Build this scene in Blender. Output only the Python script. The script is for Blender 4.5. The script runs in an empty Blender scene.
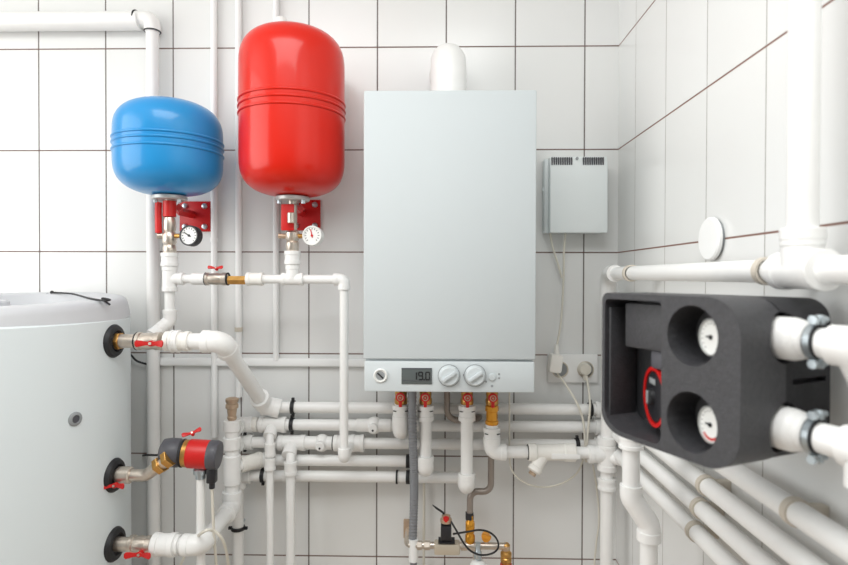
import bpy, bmesh, math, random
from mathutils import Vector, Matrix, Quaternion, Euler
random.seed(4)
V = Vector
scene = bpy.context.scene
COL = scene.collection

# ------------------------------------------------------------------ camera
F = 571.8
CAM = V((0.0, -1.6675, 1.45))
ya, pi_, ro_ = .02115, .01092, .0026
_r = V((math.cos(ya), math.sin(ya), 0)); _f = V((-math.sin(ya) * math.cos(pi_), math.cos(ya) * math.cos(pi_), -math.sin(pi_))); _u = _r.cross(_f)
_r2 = _r * math.cos(ro_) + _u * math.sin(ro_); _u2 = _u * math.cos(ro_) - _r * math.sin(ro_)
RM = Matrix((_r2, _u2, -_f)).transposed()
ROT = RM.to_euler()
cd = bpy.data.cameras.new('camera'); cam = bpy.data.objects.new('camera', cd); COL.objects.link(cam)
cam.location = CAM; cam.rotation_euler = ROT
cd.sensor_width = 36; cd.lens = F / 848 * 36
cd.clip_start = 0.02
cd.dof.use_dof = True; cd.dof.focus_distance = 1.36; cd.dof.aperture_fstop = 3.4
scene.camera = cam

def ray(px, py):
    return RM @ V(((px - 424) / F, (282.5 - py) / F, -1))
def P(px, py, Y):
    d = ray(px, py); return CAM + d * ((Y - CAM.y) / d.y)
def PX(px, py, X):
    d = ray(px, py); return CAM + d * ((X - CAM.x) / d.x)
def PZ(px, py, Z):
    d = ray(px, py); return CAM + d * ((Z - CAM.z) / d.z)

# ------------------------------------------------------------------ materials
def lin(c):
    return tuple(((x / 12.92) if x <= .04045 else ((x + .055) / 1.055) ** 2.4) for x in [v / 255 for v in c]) + (1,)
def mat(name, rgb, rough=.4, metal=0, coat=0, bump=0, bscale=200, var=0, spec=.5, emit=0, vscale=30):
    m = bpy.data.materials.new(name); m.use_nodes = True
    nt = m.node_tree; b = nt.nodes['Principled BSDF']
    c = lin(rgb)
    b.inputs['Base Color'].default_value = c
    b.inputs['Roughness'].default_value = rough
    b.inputs['Metallic'].default_value = metal
    b.inputs['Coat Weight'].default_value = coat
    b.inputs['Coat Roughness'].default_value = .06
    b.inputs['Specular IOR Level'].default_value = spec
    if emit:
        b.inputs['Emission Color'].default_value = c; b.inputs['Emission Strength'].default_value = emit
    tc = nt.nodes.new('ShaderNodeTexCoord')
    if var:
        n = nt.nodes.new('ShaderNodeTexNoise'); n.inputs['Scale'].default_value = vscale; n.inputs['Detail'].default_value = 4
        nt.links.new(tc.outputs['Object'], n.inputs['Vector'])
        r = nt.nodes.new('ShaderNodeMapRange'); r.inputs['From Min'].default_value = .3; r.inputs['From Max'].default_value = .7
        r.inputs['To Min'].default_value = 1 - var; r.inputs['To Max'].default_value = 1 + var
        nt.links.new(n.outputs['Fac'], r.inputs['Value'])
        h = nt.nodes.new('ShaderNodeHueSaturation'); h.inputs['Color'].default_value = c
        nt.links.new(r.outputs['Result'], h.inputs['Value'])
        nt.links.new(h.outputs['Color'], b.inputs['Base Color'])
    if bump:
        n = nt.nodes.new('ShaderNodeTexNoise'); n.inputs['Scale'].default_value = bscale; n.inputs['Detail'].default_value = 3
        nt.links.new(tc.outputs['Object'], n.inputs['Vector'])
        bp = nt.nodes.new('ShaderNodeBump'); bp.inputs['Strength'].default_value = bump; bp.inputs['Distance'].default_value = .002
        nt.links.new(n.outputs['Fac'], bp.inputs['Height']); nt.links.new(bp.outputs['Normal'], b.inputs['Normal'])
    return m

def tile_mat(name, axis, u0, z0, w=.2, h=.2968, lineu=.0021, linez=.0021, gu=(96, 86, 82), gz=(110, 84, 74)):
    m = bpy.data.materials.new(name); m.use_nodes = True
    nt = m.node_tree; b = nt.nodes['Principled BSDF']; L = nt.links
    tc = nt.nodes.new('ShaderNodeTexCoord'); sp = nt.nodes.new('ShaderNodeSeparateXYZ'); L.new(tc.outputs['Object'], sp.inputs[0])
    def M(op, a, bb=None, c=None):
        n = nt.nodes.new('ShaderNodeMath'); n.operation = op
        for i, x in enumerate((a, bb, c)):
            if x is None: continue
            if isinstance(x, (int, float)): n.inputs[i].default_value = x
            else: L.new(x, n.inputs[i])
        return n.outputs[0]
    def line(sock, o, size, half):
        t = M('DIVIDE', M('SUBTRACT', sock, o), size)
        fr = M('ABSOLUTE', M('SUBTRACT', t, M('ROUND', t)))
        d = M('MULTIPLY', fr, size)
        mr = nt.nodes.new('ShaderNodeMapRange'); L.new(d, mr.inputs['Value'])
        mr.inputs['From Min'].default_value = half * .6; mr.inputs['From Max'].default_value = half * 1.3
        mr.inputs['To Min'].default_value = 1; mr.inputs['To Max'].default_value = 0
        return mr.outputs['Result'], M('FLOOR', t)
    fu, iu = line(sp.outputs[axis], u0, w, lineu)
    fz, iz = line(sp.outputs['Z'], z0, h, linez)
    wn = nt.nodes.new('ShaderNodeTexWhiteNoise'); wn.noise_dimensions = '2D'
    cb = nt.nodes.new('ShaderNodeCombineXYZ'); L.new(iu, cb.inputs[0]); L.new(iz, cb.inputs[1]); L.new(cb.outputs[0], wn.inputs['Vector'])
    base = nt.nodes.new('ShaderNodeMix'); base.data_type = 'RGBA'
    base.inputs['A'].default_value = lin((229, 230, 228)); base.inputs['B'].default_value = lin((234, 235, 234))
    L.new(wn.outputs['Value'], base.inputs['Factor'])
    a = nt.nodes.new('ShaderNodeMix'); a.data_type = 'RGBA'; L.new(fu, a.inputs['Factor']); L.new(base.outputs['Result'], a.inputs['A']); a.inputs['B'].default_value = lin(gu)
    c = nt.nodes.new('ShaderNodeMix'); c.data_type = 'RGBA'; L.new(fz, c.inputs['Factor']); L.new(a.outputs['Result'], c.inputs['A']); c.inputs['B'].default_value = lin(gz)
    L.new(c.outputs['Result'], b.inputs['Base Color'])
    g = M('MAXIMUM', fu, fz)
    ro = M('MULTIPLY_ADD', g, .5, .22); L.new(ro, b.inputs['Roughness'])
    no = nt.nodes.new('ShaderNodeTexNoise'); no.inputs['Scale'].default_value = 6; L.new(tc.outputs['Object'], no.inputs['Vector'])
    hgt = M('MULTIPLY_ADD', g, -1.0, M('MULTIPLY', no.outputs['Fac'], .35))
    bp = nt.nodes.new('ShaderNodeBump'); bp.inputs['Strength'].default_value = .35; bp.inputs['Distance'].default_value = .0015
    L.new(hgt, bp.inputs['Height']); L.new(bp.outputs['Normal'], b.inputs['Normal'])
    return m

M = {}
M['ppr'] = mat('white_pipe_plastic', (241, 241, 239), .36, spec=.5, var=.015)
M['ppr_old'] = mat('offwhite_fitting_plastic', (240, 238, 232), .4, var=.03)
M['conduit'] = mat('white_conduit', (244, 245, 244), .45)
M['enamel'] = mat('boiler_enamel', (199, 206, 208), .7, bump=.02, bscale=700)
M['panel'] = mat('boiler_panel', (206, 213, 215), .5)
M['whitebox'] = mat('white_box_plastic', (232, 238, 238), .45)
M['tank'] = mat('tank_jacket', (226, 234, 236), .45, bump=.03, bscale=300)
M['lid'] = mat('tank_lid_plastic', (204, 206, 209), .45)
M['red'] = mat('red_enamel', (212, 30, 8), .3, spec=.3, coat=.25)
M['blue'] = mat('blue_enamel', (34, 142, 206), .32, spec=.35, coat=.3)
M['redpl'] = mat('red_plastic', (206, 28, 26), .4)
M['redbr'] = mat('red_bracket_paint', (200, 22, 24), .4)
M['nickel'] = mat('dull_nickel', (214, 204, 192), .32, metal=.85, var=.12, vscale=60)
M['brass'] = mat('brass', (196, 150, 84), .3, metal=.85, var=.15, vscale=60)
M['bronze'] = mat('bronze_vent', (196, 172, 148), .4, metal=.6)
M['steel'] = mat('zinc_steel', (190, 200, 205), .3, metal=.8)
M['grayzinc'] = mat('gray_flange', (198, 200, 198), .4, metal=.4)
M['rubber'] = mat('black_rubber', (30, 31, 34), .55)
M['epp'] = mat('black_foam', (62, 62, 65), .5, bump=.5, bscale=420, var=.15, vscale=160)
M['epp2'] = mat('black_foam_rear', (48, 48, 51), .75, bump=.6, bscale=420, var=.15, vscale=160)
M['dark'] = mat('dark_plastic', (36, 36, 40), .4)
M['darkgray'] = mat('dark_gray_plastic', (80, 80, 86), .45)
M['hose'] = mat('gray_hose', (132, 134, 138), .5)
M['copper'] = mat('gray_brown_tube', (150, 140, 132), .35, metal=.4)
M['amber'] = mat('amber_brass', (224, 158, 52), .25, metal=.5)
M['blockmetal'] = mat('pale_block_metal', (206, 196, 178), .4, metal=.4)
M['orange'] = mat('orange_knob', (236, 158, 48), .4)
M['dial'] = mat('dial_white', (236, 237, 234), .4)
M['black'] = mat('black_mark', (22, 22, 24), .5)
M['lcd'] = mat('lcd_gray', (92, 98, 98), .25)
M['wire'] = mat('cream_wire', (222, 218, 206), .45)
M['beige'] = mat('beige_clip', (208, 200, 186), .5)
M['graymark'] = mat('gray_mark', (150, 154, 156), .5)
M['ceil'] = mat('ceiling_paint', (238, 238, 236), .8, bump=.05, bscale=60)
M['floor'] = mat('floor_tile', (182, 164, 146), .4, var=.06, vscale=5)

# ------------------------------------------------------------------ mesh builder
def frame(axis):
    a = V(axis).normalized()
    h = V((0, 0, 1)) if abs(a.z) < .9 else V((1, 0, 0))
    x = h.cross(a).normalized(); y = a.cross(x)
    return x, y, a

def fillet(pts, rb, n=6):
    pts = [V(p) for p in pts]
    if rb <= 0 or len(pts) < 3: return pts
    out = [pts[0]]
    for i in range(1, len(pts) - 1):
        a, c, b = pts[i - 1], pts[i], pts[i + 1]
        u = (a - c); w = (b - c); lu, lw = u.length, w.length; u.normalize(); w.normalize()
        ang = u.angle(w)
        if ang > math.radians(172): out.append(c); continue
        t = min(rb / math.tan(ang / 2), lu * .49, lw * .49)
        r = t * math.tan(ang / 2)
        bis = (u + w).normalized(); cen = c + bis * (r / math.sin(ang / 2))
        s0 = (c + u * t) - cen; s1 = (c + w * t) - cen
        tot = s0.angle(s1); ax = s0.cross(s1).normalized()
        for k in range(n + 1):
            out.append(cen + Quaternion(ax, tot * k / n) @ s0)
    out.append(pts[-1])
    return out

def smooth_path(pts, n=8):
    """Catmull-Rom through the points."""
    pts = [V(p) for p in pts]
    q = [pts[0] * 2 - pts[1]] + pts + [pts[-1] * 2 - pts[-2]]
    out = []
    for i in range(1, len(q) - 2):
        for k in range(n):
            t = k / n
            a, b, c, d = q[i - 1], q[i], q[i + 1], q[i + 2]
            out.append(.5 * ((2 * b) + (c - a) * t + (2 * a - 5 * b + 4 * c - d) * t * t + (3 * b - a - 3 * c + d) * t ** 3))
    out.append(pts[-1]); return out

class MB:
    def __init__(s): s.bm = bmesh.new()
    def ringsweep(s, rings, cap=True, closed=False):
        vs = [[s.bm.verts.new(p) for p in r] for r in rings]
        n = len(vs[0]); m = len(vs)
        for i in range(m if closed else m - 1):
            a, b = vs[i], vs[(i + 1) % m]
            for k in range(n):
                s.bm.faces.new((a[k], a[(k + 1) % n], b[(k + 1) % n], b[k]))
        if cap and not closed:
            s.bm.faces.new(vs[0][::-1]); s.bm.faces.new(vs[-1])
        return s
    def tube(s, pts, r, seg=16, bend=0, cap=True, radii=None, n=6):
        pts = fillet(pts, bend, n)
        clean = [pts[0]]
        for p in pts[1:]:
            if (p - clean[-1]).length > 1e-6: clean.append(p)
        pts = clean
        t0 = (pts[1] - pts[0]).normalized(); x, y, _ = frame(t0)
        rings = []
        for i, p in enumerate(pts):
            if i == 0: t = t0
            elif i == len(pts) - 1: t = (pts[i] - pts[i - 1]).normalized()
            else: t = ((pts[i] - pts[i - 1]).normalized() + (pts[i + 1] - pts[i]).normalized()).normalized()
            q = t0.rotation_difference(t); x = q @ x; x = (x - t * x.dot(t)).normalized(); y = t.cross(x); t0 = t
            rr = radii[i] if radii else r
            rings.append([p + (x * math.cos(2 * math.pi * k / seg) + y * math.sin(2 * math.pi * k / seg)) * rr for k in range(seg)])
        return s.ringsweep(rings, cap)
    def lathe(s, prof, o, axis=(0, 0, 1), seg=32, cap=True):
        x, y, a = frame(axis); o = V(o)
        rings = [[o + a * z + (x * math.cos(2 * math.pi * k / seg) + y * math.sin(2 * math.pi * k / seg)) * max(r, 1e-5) for k in range(seg)] for r, z in prof]
        return s.ringsweep(rings, cap)
    def cyl(s, p0, p1, r, r1=None, seg=24, bev=0):
        p0, p1 = V(p0), V(p1); L = (p1 - p0).length; r1 = r if r1 is None else r1
        if bev: prof = [(r - bev, 0), (r, bev), (r1, L - bev), (r1 - bev, L)]
        else: prof = [(r, 0), (r1, L)]
        return s.lathe(prof, p0, p1 - p0, seg)
    def ring(s, c, axis, R, r, seg=32, sub=10):
        x, y, a = frame(axis); c = V(c); rings = []
        for i in range(seg):
            t = 2 * math.pi * i / seg; d = x * math.cos(t) + y * math.sin(t)
            rings.append([c + d * (R + r * math.cos(2 * math.pi * k / sub)) + a * (r * math.sin(2 * math.pi * k / sub)) for k in range(sub)])
        return s.ringsweep(rings, closed=True)
    def band(s, c, axis, R0, R1, w, seg=32):
        """flat ring, R0 inner, R1 outer, width w along axis"""
        x, y, a = frame(axis); c = V(c); rings = []
        for i in range(seg):
            t = 2 * math.pi * i / seg; d = x * math.cos(t) + y * math.sin(t)
            rings.append([c + d * R0 - a * w / 2, c + d * R1 - a * w / 2, c + d * R1 + a * w / 2, c + d * R0 + a * w / 2])
        return s.ringsweep(rings, closed=True)
    def box(s, c, size, bev=0, mtx=None, seg=2):
        mm = Matrix.Translation(V(c)) @ (mtx.to_4x4() if mtx else Matrix.Identity(4)) @ Matrix.Diagonal(V(size)).to_4x4()
        b = bmesh.new(); bmesh.ops.create_cube(b, size=1, matrix=mm)
        if bev: bmesh.ops.bevel(b, geom=list(b.edges), offset=bev, segments=seg, affect='EDGES', profile=.5)
        s.merge(b); return s
    def ball(s, c, r, scale=(1, 1, 1), mtx=None, u=20, v=12):
        mm = Matrix.Translation(V(c)) @ (mtx.to_4x4() if mtx else Matrix.Identity(4)) @ Matrix.Diagonal(V(scale)).to_4x4()
        b = bmesh.new(); bmesh.ops.create_uvsphere(b, u_segments=u, v_segments=v, radius=r, matrix=mm)
        s.merge(b); return s
    def prism(s, outline, z0, z1, mtx, bev=0, seg=3):
        """outline in local xy, extruded z0..z1, mtx 4x4"""
        b = bmesh.new()
        lo = [b.verts.new((x, y, z0)) for x, y in outline]; hi = [b.verts.new((x, y, z1)) for x, y in outline]
        n = len(lo)
        b.faces.new(lo[::-1]); b.faces.new(hi)
        for k in range(n): b.faces.new((lo[k], lo[(k + 1) % n], hi[(k + 1) % n], hi[k]))
        if bev:
            es = [e for e in b.edges if abs(e.verts[0].co.z - e.verts[1].co.z) < 1e-7]
            bmesh.ops.bevel(b, geom=es, offset=bev, segments=seg, affect='EDGES', profile=.5)
        b.transform(mtx); s.merge(b); return s
    def merge(s, b):
        me = bpy.data.meshes.new('tmp'); b.to_mesh(me); b.free(); s.bm.from_mesh(me); bpy.data.meshes.remove(me)
    def mesh(s, name, m, off=V((0, 0, 0)), sharp=35):
        bmesh.ops.translate(s.bm, verts=list(s.bm.verts), vec=-off)
        bmesh.ops.recalc_face_normals(s.bm, faces=list(s.bm.faces))
        me = bpy.data.meshes.new(name); s.bm.to_mesh(me); s.bm.free()
        for p in me.polygons: p.use_smooth = True
        me.set_sharp_from_angle(angle=math.radians(sharp))
        me.materials.append(m); return me

WLOC = {}
def thing(name, label, cat, loc, group=None):
    o = bpy.data.objects.new(name, None); COL.objects.link(o); o.location = loc; o.empty_display_size = .02
    WLOC[o.name] = V(loc); o['label'] = label; o['category'] = cat
    if group: o['group'] = group
    return o
def part(name, mb, m, parent, label=None):
    off = WLOC[parent.name]
    me = mb.mesh(name, M[m] if isinstance(m, str) else m, off)
    o = bpy.data.objects.new(name, me); COL.objects.link(o); o.parent = parent; WLOC[o.name] = off
    if label: o['label'] = label
    return o
def solo(name, label, cat, mb, m, loc, group=None):
    me = mb.mesh(name, M[m] if isinstance(m, str) else m, V(loc))
    o = bpy.data.objects.new(name, me); COL.objects.link(o); o.location = loc; WLOC[o.name] = V(loc)
    o['label'] = label; o['category'] = cat
    if group: o['group'] = group
    return o
def structure(name, mb, m):
    me = mb.mesh(name, m); o = bpy.data.objects.new(name, me); COL.objects.link(o); o['kind'] = 'structure'; return o

# ------------------------------------------------------------------ plumbing pieces
def elbow(a, c, b, r, parent, m='ppr', k=1.34, L=2.3):
    a, c, b = V(a), V(c), V(b)
    u = (a - c).normalized(); w = (b - c).normalized()
    mb = MB(); p0, p1 = c + u * r * L, c + w * r * L
    mb.tube([p0, c, p1], r * k, 20, bend=r * 1.5, n=8)
    mb.cyl(p0 - u * r * .9, p0 + u * r * .05, r * (k + .055), seg=20, bev=r * .05)
    mb.cyl(p1 - w * r * .9, p1 + w * r * .05, r * (k + .055), seg=20, bev=r * .05)
    return part('elbow', mb, m, parent)
def sleeve(p0, p1, r, parent, name='coupling', m='ppr', label=None, rim=True):
    mb = MB(); p0, p1 = V(p0), V(p1); d = (p1 - p0).normalized()
    mb.cyl(p0, p1, r, seg=20, bev=r * .08)
    if rim:
        e = min(r * .55, (p1 - p0).length * .3)
        mb.cyl(p0 - d * .0004, p0 + d * e, r * 1.07, seg=20, bev=r * .05); mb.cyl(p1 - d * e, p1 + d * .0004, r * 1.07, seg=20, bev=r * .05)
    return part(name, mb, m, parent, label)
def tee(c, main, br, r, parent, rb=None, m='ppr', L=2.4):
    c = V(c); main = V(main).normalized(); br = V(br).normalized(); rb = rb or r
    mb = MB(); R = r * 1.34
    mb.cyl(c - main * r * L, c + main * r * L, R, seg=20, bev=r * .08)
    for sgn in (-1, 1): mb.cyl(c + main * sgn * r * (L + .05), c + main * sgn * r * (L - .8), R * 1.07, seg=20, bev=r * .05)
    mb.cyl(c, c + br * (R + rb * 1.6), rb * 1.34, seg=20); mb.cyl(c + br * (R + rb * .8), c + br * (R + rb * 1.65), rb * 1.44, seg=20, bev=rb * .06)
    return part('tee', mb, m, parent)
def pipe_run(name, label, pts, r, cat='pipe', elbows=True, m='ppr', group=None, bend=None):
    pts = [V(p) for p in pts]
    t = thing(name, label, cat, pts[0], group)
    part('pipe', MB().tube(pts, r, 20, bend=(r * 1.5 if bend is None else bend)), m, t)
    if elbows:
        for i in range(1, len(pts) - 1):
            u = (pts[i - 1] - pts[i]).normalized(); w = (pts[i + 1] - pts[i]).normalized()
            if u.angle(w) < math.radians(165): elbow(pts[i - 1], pts[i], pts[i + 1], r, t, m)
    return t
def clamp(c, d, r, wall, label, dist, m='rubber', group=None, w=.011, th=.0035, ears=True):
    """band around a pipe at c along d, held by a stud to the wall (unit vector wall, distance dist)"""
    c, d, wall = V(c), V(d).normalized(), V(wall).normalized()
    t = thing('pipe_clamp', label, 'pipe clamp', c + wall * dist, group)
    part('band', MB().band(c, d, r, r + th, w), m, t)
    part('stud', MB().cyl(c + wall * (r + th * .6), c + wall * dist, .0035, seg=10), 'steel', t)
    if ears:
        e = d.cross(wall).normalized()
        for s in (-1, 1):
            part('screw_lug', MB().box(c + e * s * (r + th + .004), (.008, .008, .008), .001).cyl(c + e * s * (r + th + .004) - wall * .008, c + e * s * (r + th + .004) + wall * .006, .0022, seg=8), m, t)
    return t
def wings(c, face, along, size, parent, m='redpl', label='red butterfly handle'):
    """butterfly handle: hub at c facing `face`, wings spreading along `along`"""
    c = V(c); face = V(face).normalized(); along = V(along); along = (along - face * along.dot(face)).normalized(); up = face.cross(along)
    R = Matrix((along, up, face)).transposed()
    mb = MB(); mb.cyl(c - face * size * .35, c + face * size * .12, size * .2, seg=16, bev=size * .02)
    for s in (-1, 1):
        out = []
        for x, y in ((.1, -.13), (.35, -.1), (.62, -.2), (.9, -.24), (1.0, -.1), (1.0, .1), (.9, .22), (.62, .2), (.35, .1), (.1, .13)):
            out.append((s * x * size, y * size))
        if s < 0: out = out[::-1]
        mt = Matrix.Translation(c) @ R.to_4x4() @ Matrix.Rotation(-s * .32, 4, 'Y')
        mb.prism(out, -size * .06, size * .06, mt, bev=size * .03, seg=2)
    h = part('handle', mb, m, parent, label)
    part('screw', MB().cyl(c + face * size * .1, c + face * size * .19, size * .1, seg=12), 'nickel', h)
    return h
def hexnut(p0, p1, r, mb): return mb.cyl(p0, p1, r, seg=6, bev=r * .06)
def dial_gauge(c, face, r, label, parent=None, caselike='dark', bodyaxis=None, need=2.2, red=False):
    c = V(c); face = V(face).normalized(); x, y, a = frame(face)
    t = thing('pressure_gauge', label, 'pressure gauge', c - face * r * .9)
    part('case', MB().lathe([(r * .8, -r * .9), (r, -r * .75), (r, 0), (r * .97, r * .1), (r * .86, r * .1), (r * .86, -.002)], c, face, 32), caselike, t)
    dl = part('dial', MB().cyl(c - face * .003, c, r * .87, seg=32), 'dial', t)
    mk = MB()
    for k in range(13):
        th = math.radians(225 - k * 270 / 12); d = x * math.cos(th) + y * math.sin(th)
        n = d.cross(face); mk.box(c + d * r * .68 + face * .0004, (r * .16, r * .05, .0006), mtx=Matrix((d, n, face)).transposed())
    part('scale_marks', mk, 'black', dl)
    d = x * math.cos(need) + y * math.sin(need); n = d.cross(face)
    part('needle', MB().box(c + d * r * .2 + face * .0012, (r * .85, r * .09, .0008), mtx=Matrix((d, n, face)).transposed()).cyl(c, c + face * .002, r * .12, seg=12), 'redpl' if red else 'black', dl)
    return t

# ------------------------------------------------------------------ room
XR = 0.525
ZF, ZC = 0.0, 2.62
XL, YF = -2.7, -4.2
mt_back = tile_mat('back_wall_tiles', 'X', .2275, 1.45 + .6658, h=.2979, lineu=.0019, linez=.0019)
mt_right = tile_mat('right_wall_tiles', 'Y', -.1415, 1.45 + .6658, h=.2979, lineu=.0012, linez=.0019, gu=(150, 146, 140), gz=(132, 98, 86))
structure('wall_back', MB().box(((XL + XR) / 2, .05, (ZF + ZC) / 2), (XR - XL + .2, .1, ZC - ZF)), mt_back)
structure('wall_right', MB().box((XR + .05, YF / 2, (ZF + ZC) / 2), (.1, -YF, ZC - ZF)), mt_right)
mt_left = tile_mat('left_wall_tiles', 'Y', -.1, 1.45 + .6658, h=.2979)
structure('wall_left', MB().box((XL - .05, YF / 2, (ZF + ZC) / 2), (.1, -YF, ZC - ZF)), mt_left)
structure('floor', MB().box(((XL + XR) / 2, YF / 2, ZF - .05), (XR - XL + .2, -YF + .2, .1)), M['floor'])
structure('ceiling', MB().box(((XL + XR) / 2, YF / 2, ZC + .05), (XR - XL + .2, -YF + .2, .1)), M['ceil'])

# ------------------------------------------------------------------ hot water cylinder
YT = -.32
pc = P(113, 341, YT)
RT = .30
tc = V((pc.x - RT + .002, YT, 0))
tank = thing('hot_water_tank', 'large white cylindrical hot water tank standing against the wall', 'water tank', tc)
zt = P(127, 322.5, YT).z
part('jacket', MB().lathe([(RT - .01, .05), (RT, .06), (RT, zt + .004), (RT - .01, zt + .012)], tc, (0, 0, 1), 128), 'tank', tank)
part('base_ring', MB().lathe([(RT - .03, 0), (RT - .02, .052)], tc, (0, 0, 1), 64), 'dark', tank)
rl = RT - .001; ZL = 1.391; th = ZL - zt
lid = part('lid', MB().lathe([(rl - .01, zt), (rl, zt + .003), (rl - .006, zt + th - .016), (rl - .009, zt + th - .008), (rl - .016, zt + th - .002), (rl - .026, zt + th),
                        (.218, zt + th), (.212, zt + th - .003), (.206, zt + th - .03), (.001, zt + th - .03)], tc, (0, 0, 1), 128), 'lid', tank)
part('lid_boss', MB().lathe([(.042, zt + th - .03), (.038, zt + th - .006), (.034, zt + th - .002), (.001, zt + th - .002)], tc, (0, 0, 1), 48), 'lid', tank)
tilt = math.radians(2.3)
for o_ in tank.children:
    if o_.name.startswith('lid'):
        o_.data.transform(Matrix.Translation((0, 0, ZL)) @ Matrix.Rotation(tilt, 4, 'X') @ Matrix.Translation((0, 0, -ZL)))
zlid = lambda y: ZL + (y - YT) * math.tan(tilt)

ports = [P(113, 341, YT), P(110, 475, YT), P(112, 544, YT)]
for q in ports:
    q.x = tc.x + RT
    part('rosette', MB().lathe([(.040, -.006), (.040, .002), (.036, .008), (.026, .010), (.022, .004)], q, (1, 0, 0), 40), 'rubber', tank, 'black rubber rosette round a pipe port')
# sensor plug on the front
dq = ray(75, 419)
ox, oy = CAM.x - tc.x, CAM.y - tc.y
A = dq.x ** 2 + dq.y ** 2; B = 2 * (ox * dq.x + oy * dq.y); C = ox ** 2 + oy ** 2 - RT ** 2
tt = (-B - math.sqrt(B * B - 4 * A * C)) / (2 * A); sp = CAM + dq * tt
nrm = V((sp.x - tc.x, sp.y - tc.y, 0)).normalized()
pl = part('sensor_plug', MB().lathe([(.0155, -.003), (.0155, .002), (.013, .004), (.009, .0045), (.0085, .001)], sp, nrm, 28), 'graymark', tank, 'round gray sensor plug')
part('plug_core', MB().cyl(sp, sp + nrm * .0025, .0085, seg=20), 'darkgray', pl)

# cable on the lid
cb = [P(52, 294.6, -.1), P(72, 296.5, -.15), P(88, 299.6, -.29), P(103, 301.6, -.36), P(110, 299.8, -.345), P(116, 298.6, -.335), P(127, 300.5, -.33)]
for p in cb: p.z = max(p.z, zlid(p.y) + .0025)
cb[-1] = V((tc.x + rl * 1.002, cb[-2].y, ZL - .010)); cb[-2].x = min(cb[-2].x, tc.x + rl - .018)
t = thing('sensor_cable', 'thin black cable lying on the white tank lid', 'cable', cb[0])
part('cord', MB().tube(smooth_path(cb), .0024, 10), 'rubber', t)
part('grommet', MB().ball(cb[0], .005), 'rubber', t)
g2 = P(47.5, 294.6, -.1); part('grommet', MB().ball(g2, .0045), 'rubber', t)

# ------------------------------------------------------------------ tank port lines
X1, Z1, Y1 = V((1, 0, 0)), V((0, 0, 1)), V((0, 1, 0))
def along(y, Yd, xs): return [P(x, y, Yd) for x in xs]
# port 1
q = ports[0]
a = lambda px: V((P(px, 341, YT).x, YT, q.z))
v1 = thing('ball_valve', 'nickel ball valve with red handle on the upper tank port', 'valve', a(118))
part('nipple', MB().cyl(a(113), a(138), .0165, seg=28), 'nickel', v1)
part('flange_nut', hexnut(a(117), a(121), .0215, MB()), 'brass', v1)
part('body', MB().lathe([(.017, 0), (.0215, .002), (.0215, .012), (.019, .014), (.0205, .03), (.019, .046), (.0215, .048), (.0215, .06), (.017, .062)], a(136), (1, 0, 0), 28), 'nickel', v1)
part('seal_ring', MB().ring(a(137.5), X1, .0185, .0035), 'rubber', v1)
wings(a(150) + V((.017, -.029, -.002)), (0, -1, .1), X1, .035, v1)
q1e, q1f = a(222), P(264, 405, -.066)
q1f.z = P(264, 408, -.055).z + .0
r1 = pipe_run('heating_flow_pipe', 'white pipe from upper tank port slanting down right to the wall pipes', [a(166), a(222), P(264, 405, -.062), P(277, 408, -.055)], .0195)
sleeve(a(166), a(190), .0225, r1, 'union', 'ppr_old')
sleeve(a(172), a(180), .0255, r1, 'union_ring')
part('seal_ring', MB().ring(a(172.5), X1, .0245, .0018), 'rubber', r1)
# port 2 : nickel elbow up to the pump
q = ports[1]
a2 = lambda px: V((P(px, 475, YT).x, YT, q.z))
pe = [a2(113), a2(146), P(159, 466, -.33), P(170, 458, -.336)]
v2 = thing('ball_valve', 'nickel valve with red handle and slanted tail on the middle tank port', 'valve', a2(118))
part('tail_pipe', MB().tube(pe, .0145, 22, bend=.03), 'nickel', v2)
part('body', MB().lathe([(.016, 0), (.02, .002), (.02, .03), (.017, .033)], a2(118), (1, 0, 0), 28), 'nickel', v2)
part('collar', MB().cyl(a2(127), a2(131), .0175, bev=.001), 'nickel', v2)
wings(a2(121.5) + V((0, -.030, -.014)), (0, -1, .1), (1, 0, .04), .029, v2)
dn = (pe[3] - pe[2]).normalized()
mb = MB(); hexnut(pe[2] - dn * .004, pe[2] + dn * .012, .021, mb); part('union_nut', mb, 'brass', v2)
mb = MB(); hexnut(pe[3] - dn * .012, pe[3] + dn * .004, .0215, mb); part('union_nut', mb, 'brass', v2)
# port 3
q = ports[2]
a3 = lambda px: V((P(px, 544, YT).x, YT, q.z))
v3 = thing('ball_valve', 'nickel ball valve with red handle on the lowest tank port', 'valve', a3(118))
part('nipple', MB().cyl(a3(113), a3(132), .0165, seg=28), 'nickel', v3)
part('body', MB().lathe([(.017, 0), (.0215, .002), (.0215, .01), (.0185, .012), (.0205, .026), (.0185, .04), (.021, .042), (.021, .054), (.017, .056)], a3(130), (1, 0, 0), 28), 'nickel', v3)
part('seal_ring', MB().ring(a3(131), X1, .019, .002), 'bronze', v3)
wings(a3(138) + V((.018, -.028, -.010)), (0, -1, .1), X1, .033, v3)

# riser
YR = -.12
rz = lambda y: P(232, y, YR)
rs = pipe_run('tank_return_riser', 'thick white riser running from lowest tank port up to the air vent', [a3(153), a3(201), rz(507), rz(421)], .0185)
sleeve(a3(154), a3(176), .026, rs, 'union')
sleeve(a3(176), a3(180), .023, rs, 'union_ring')
sleeve(rz(484), rz(455), .0235, rs, rim=False)
sleeve(rz(449), rz(437), .0235, rs, rim=False)
sleeve(rz(431), rz(420), .022, rs, rim=False)
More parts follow.
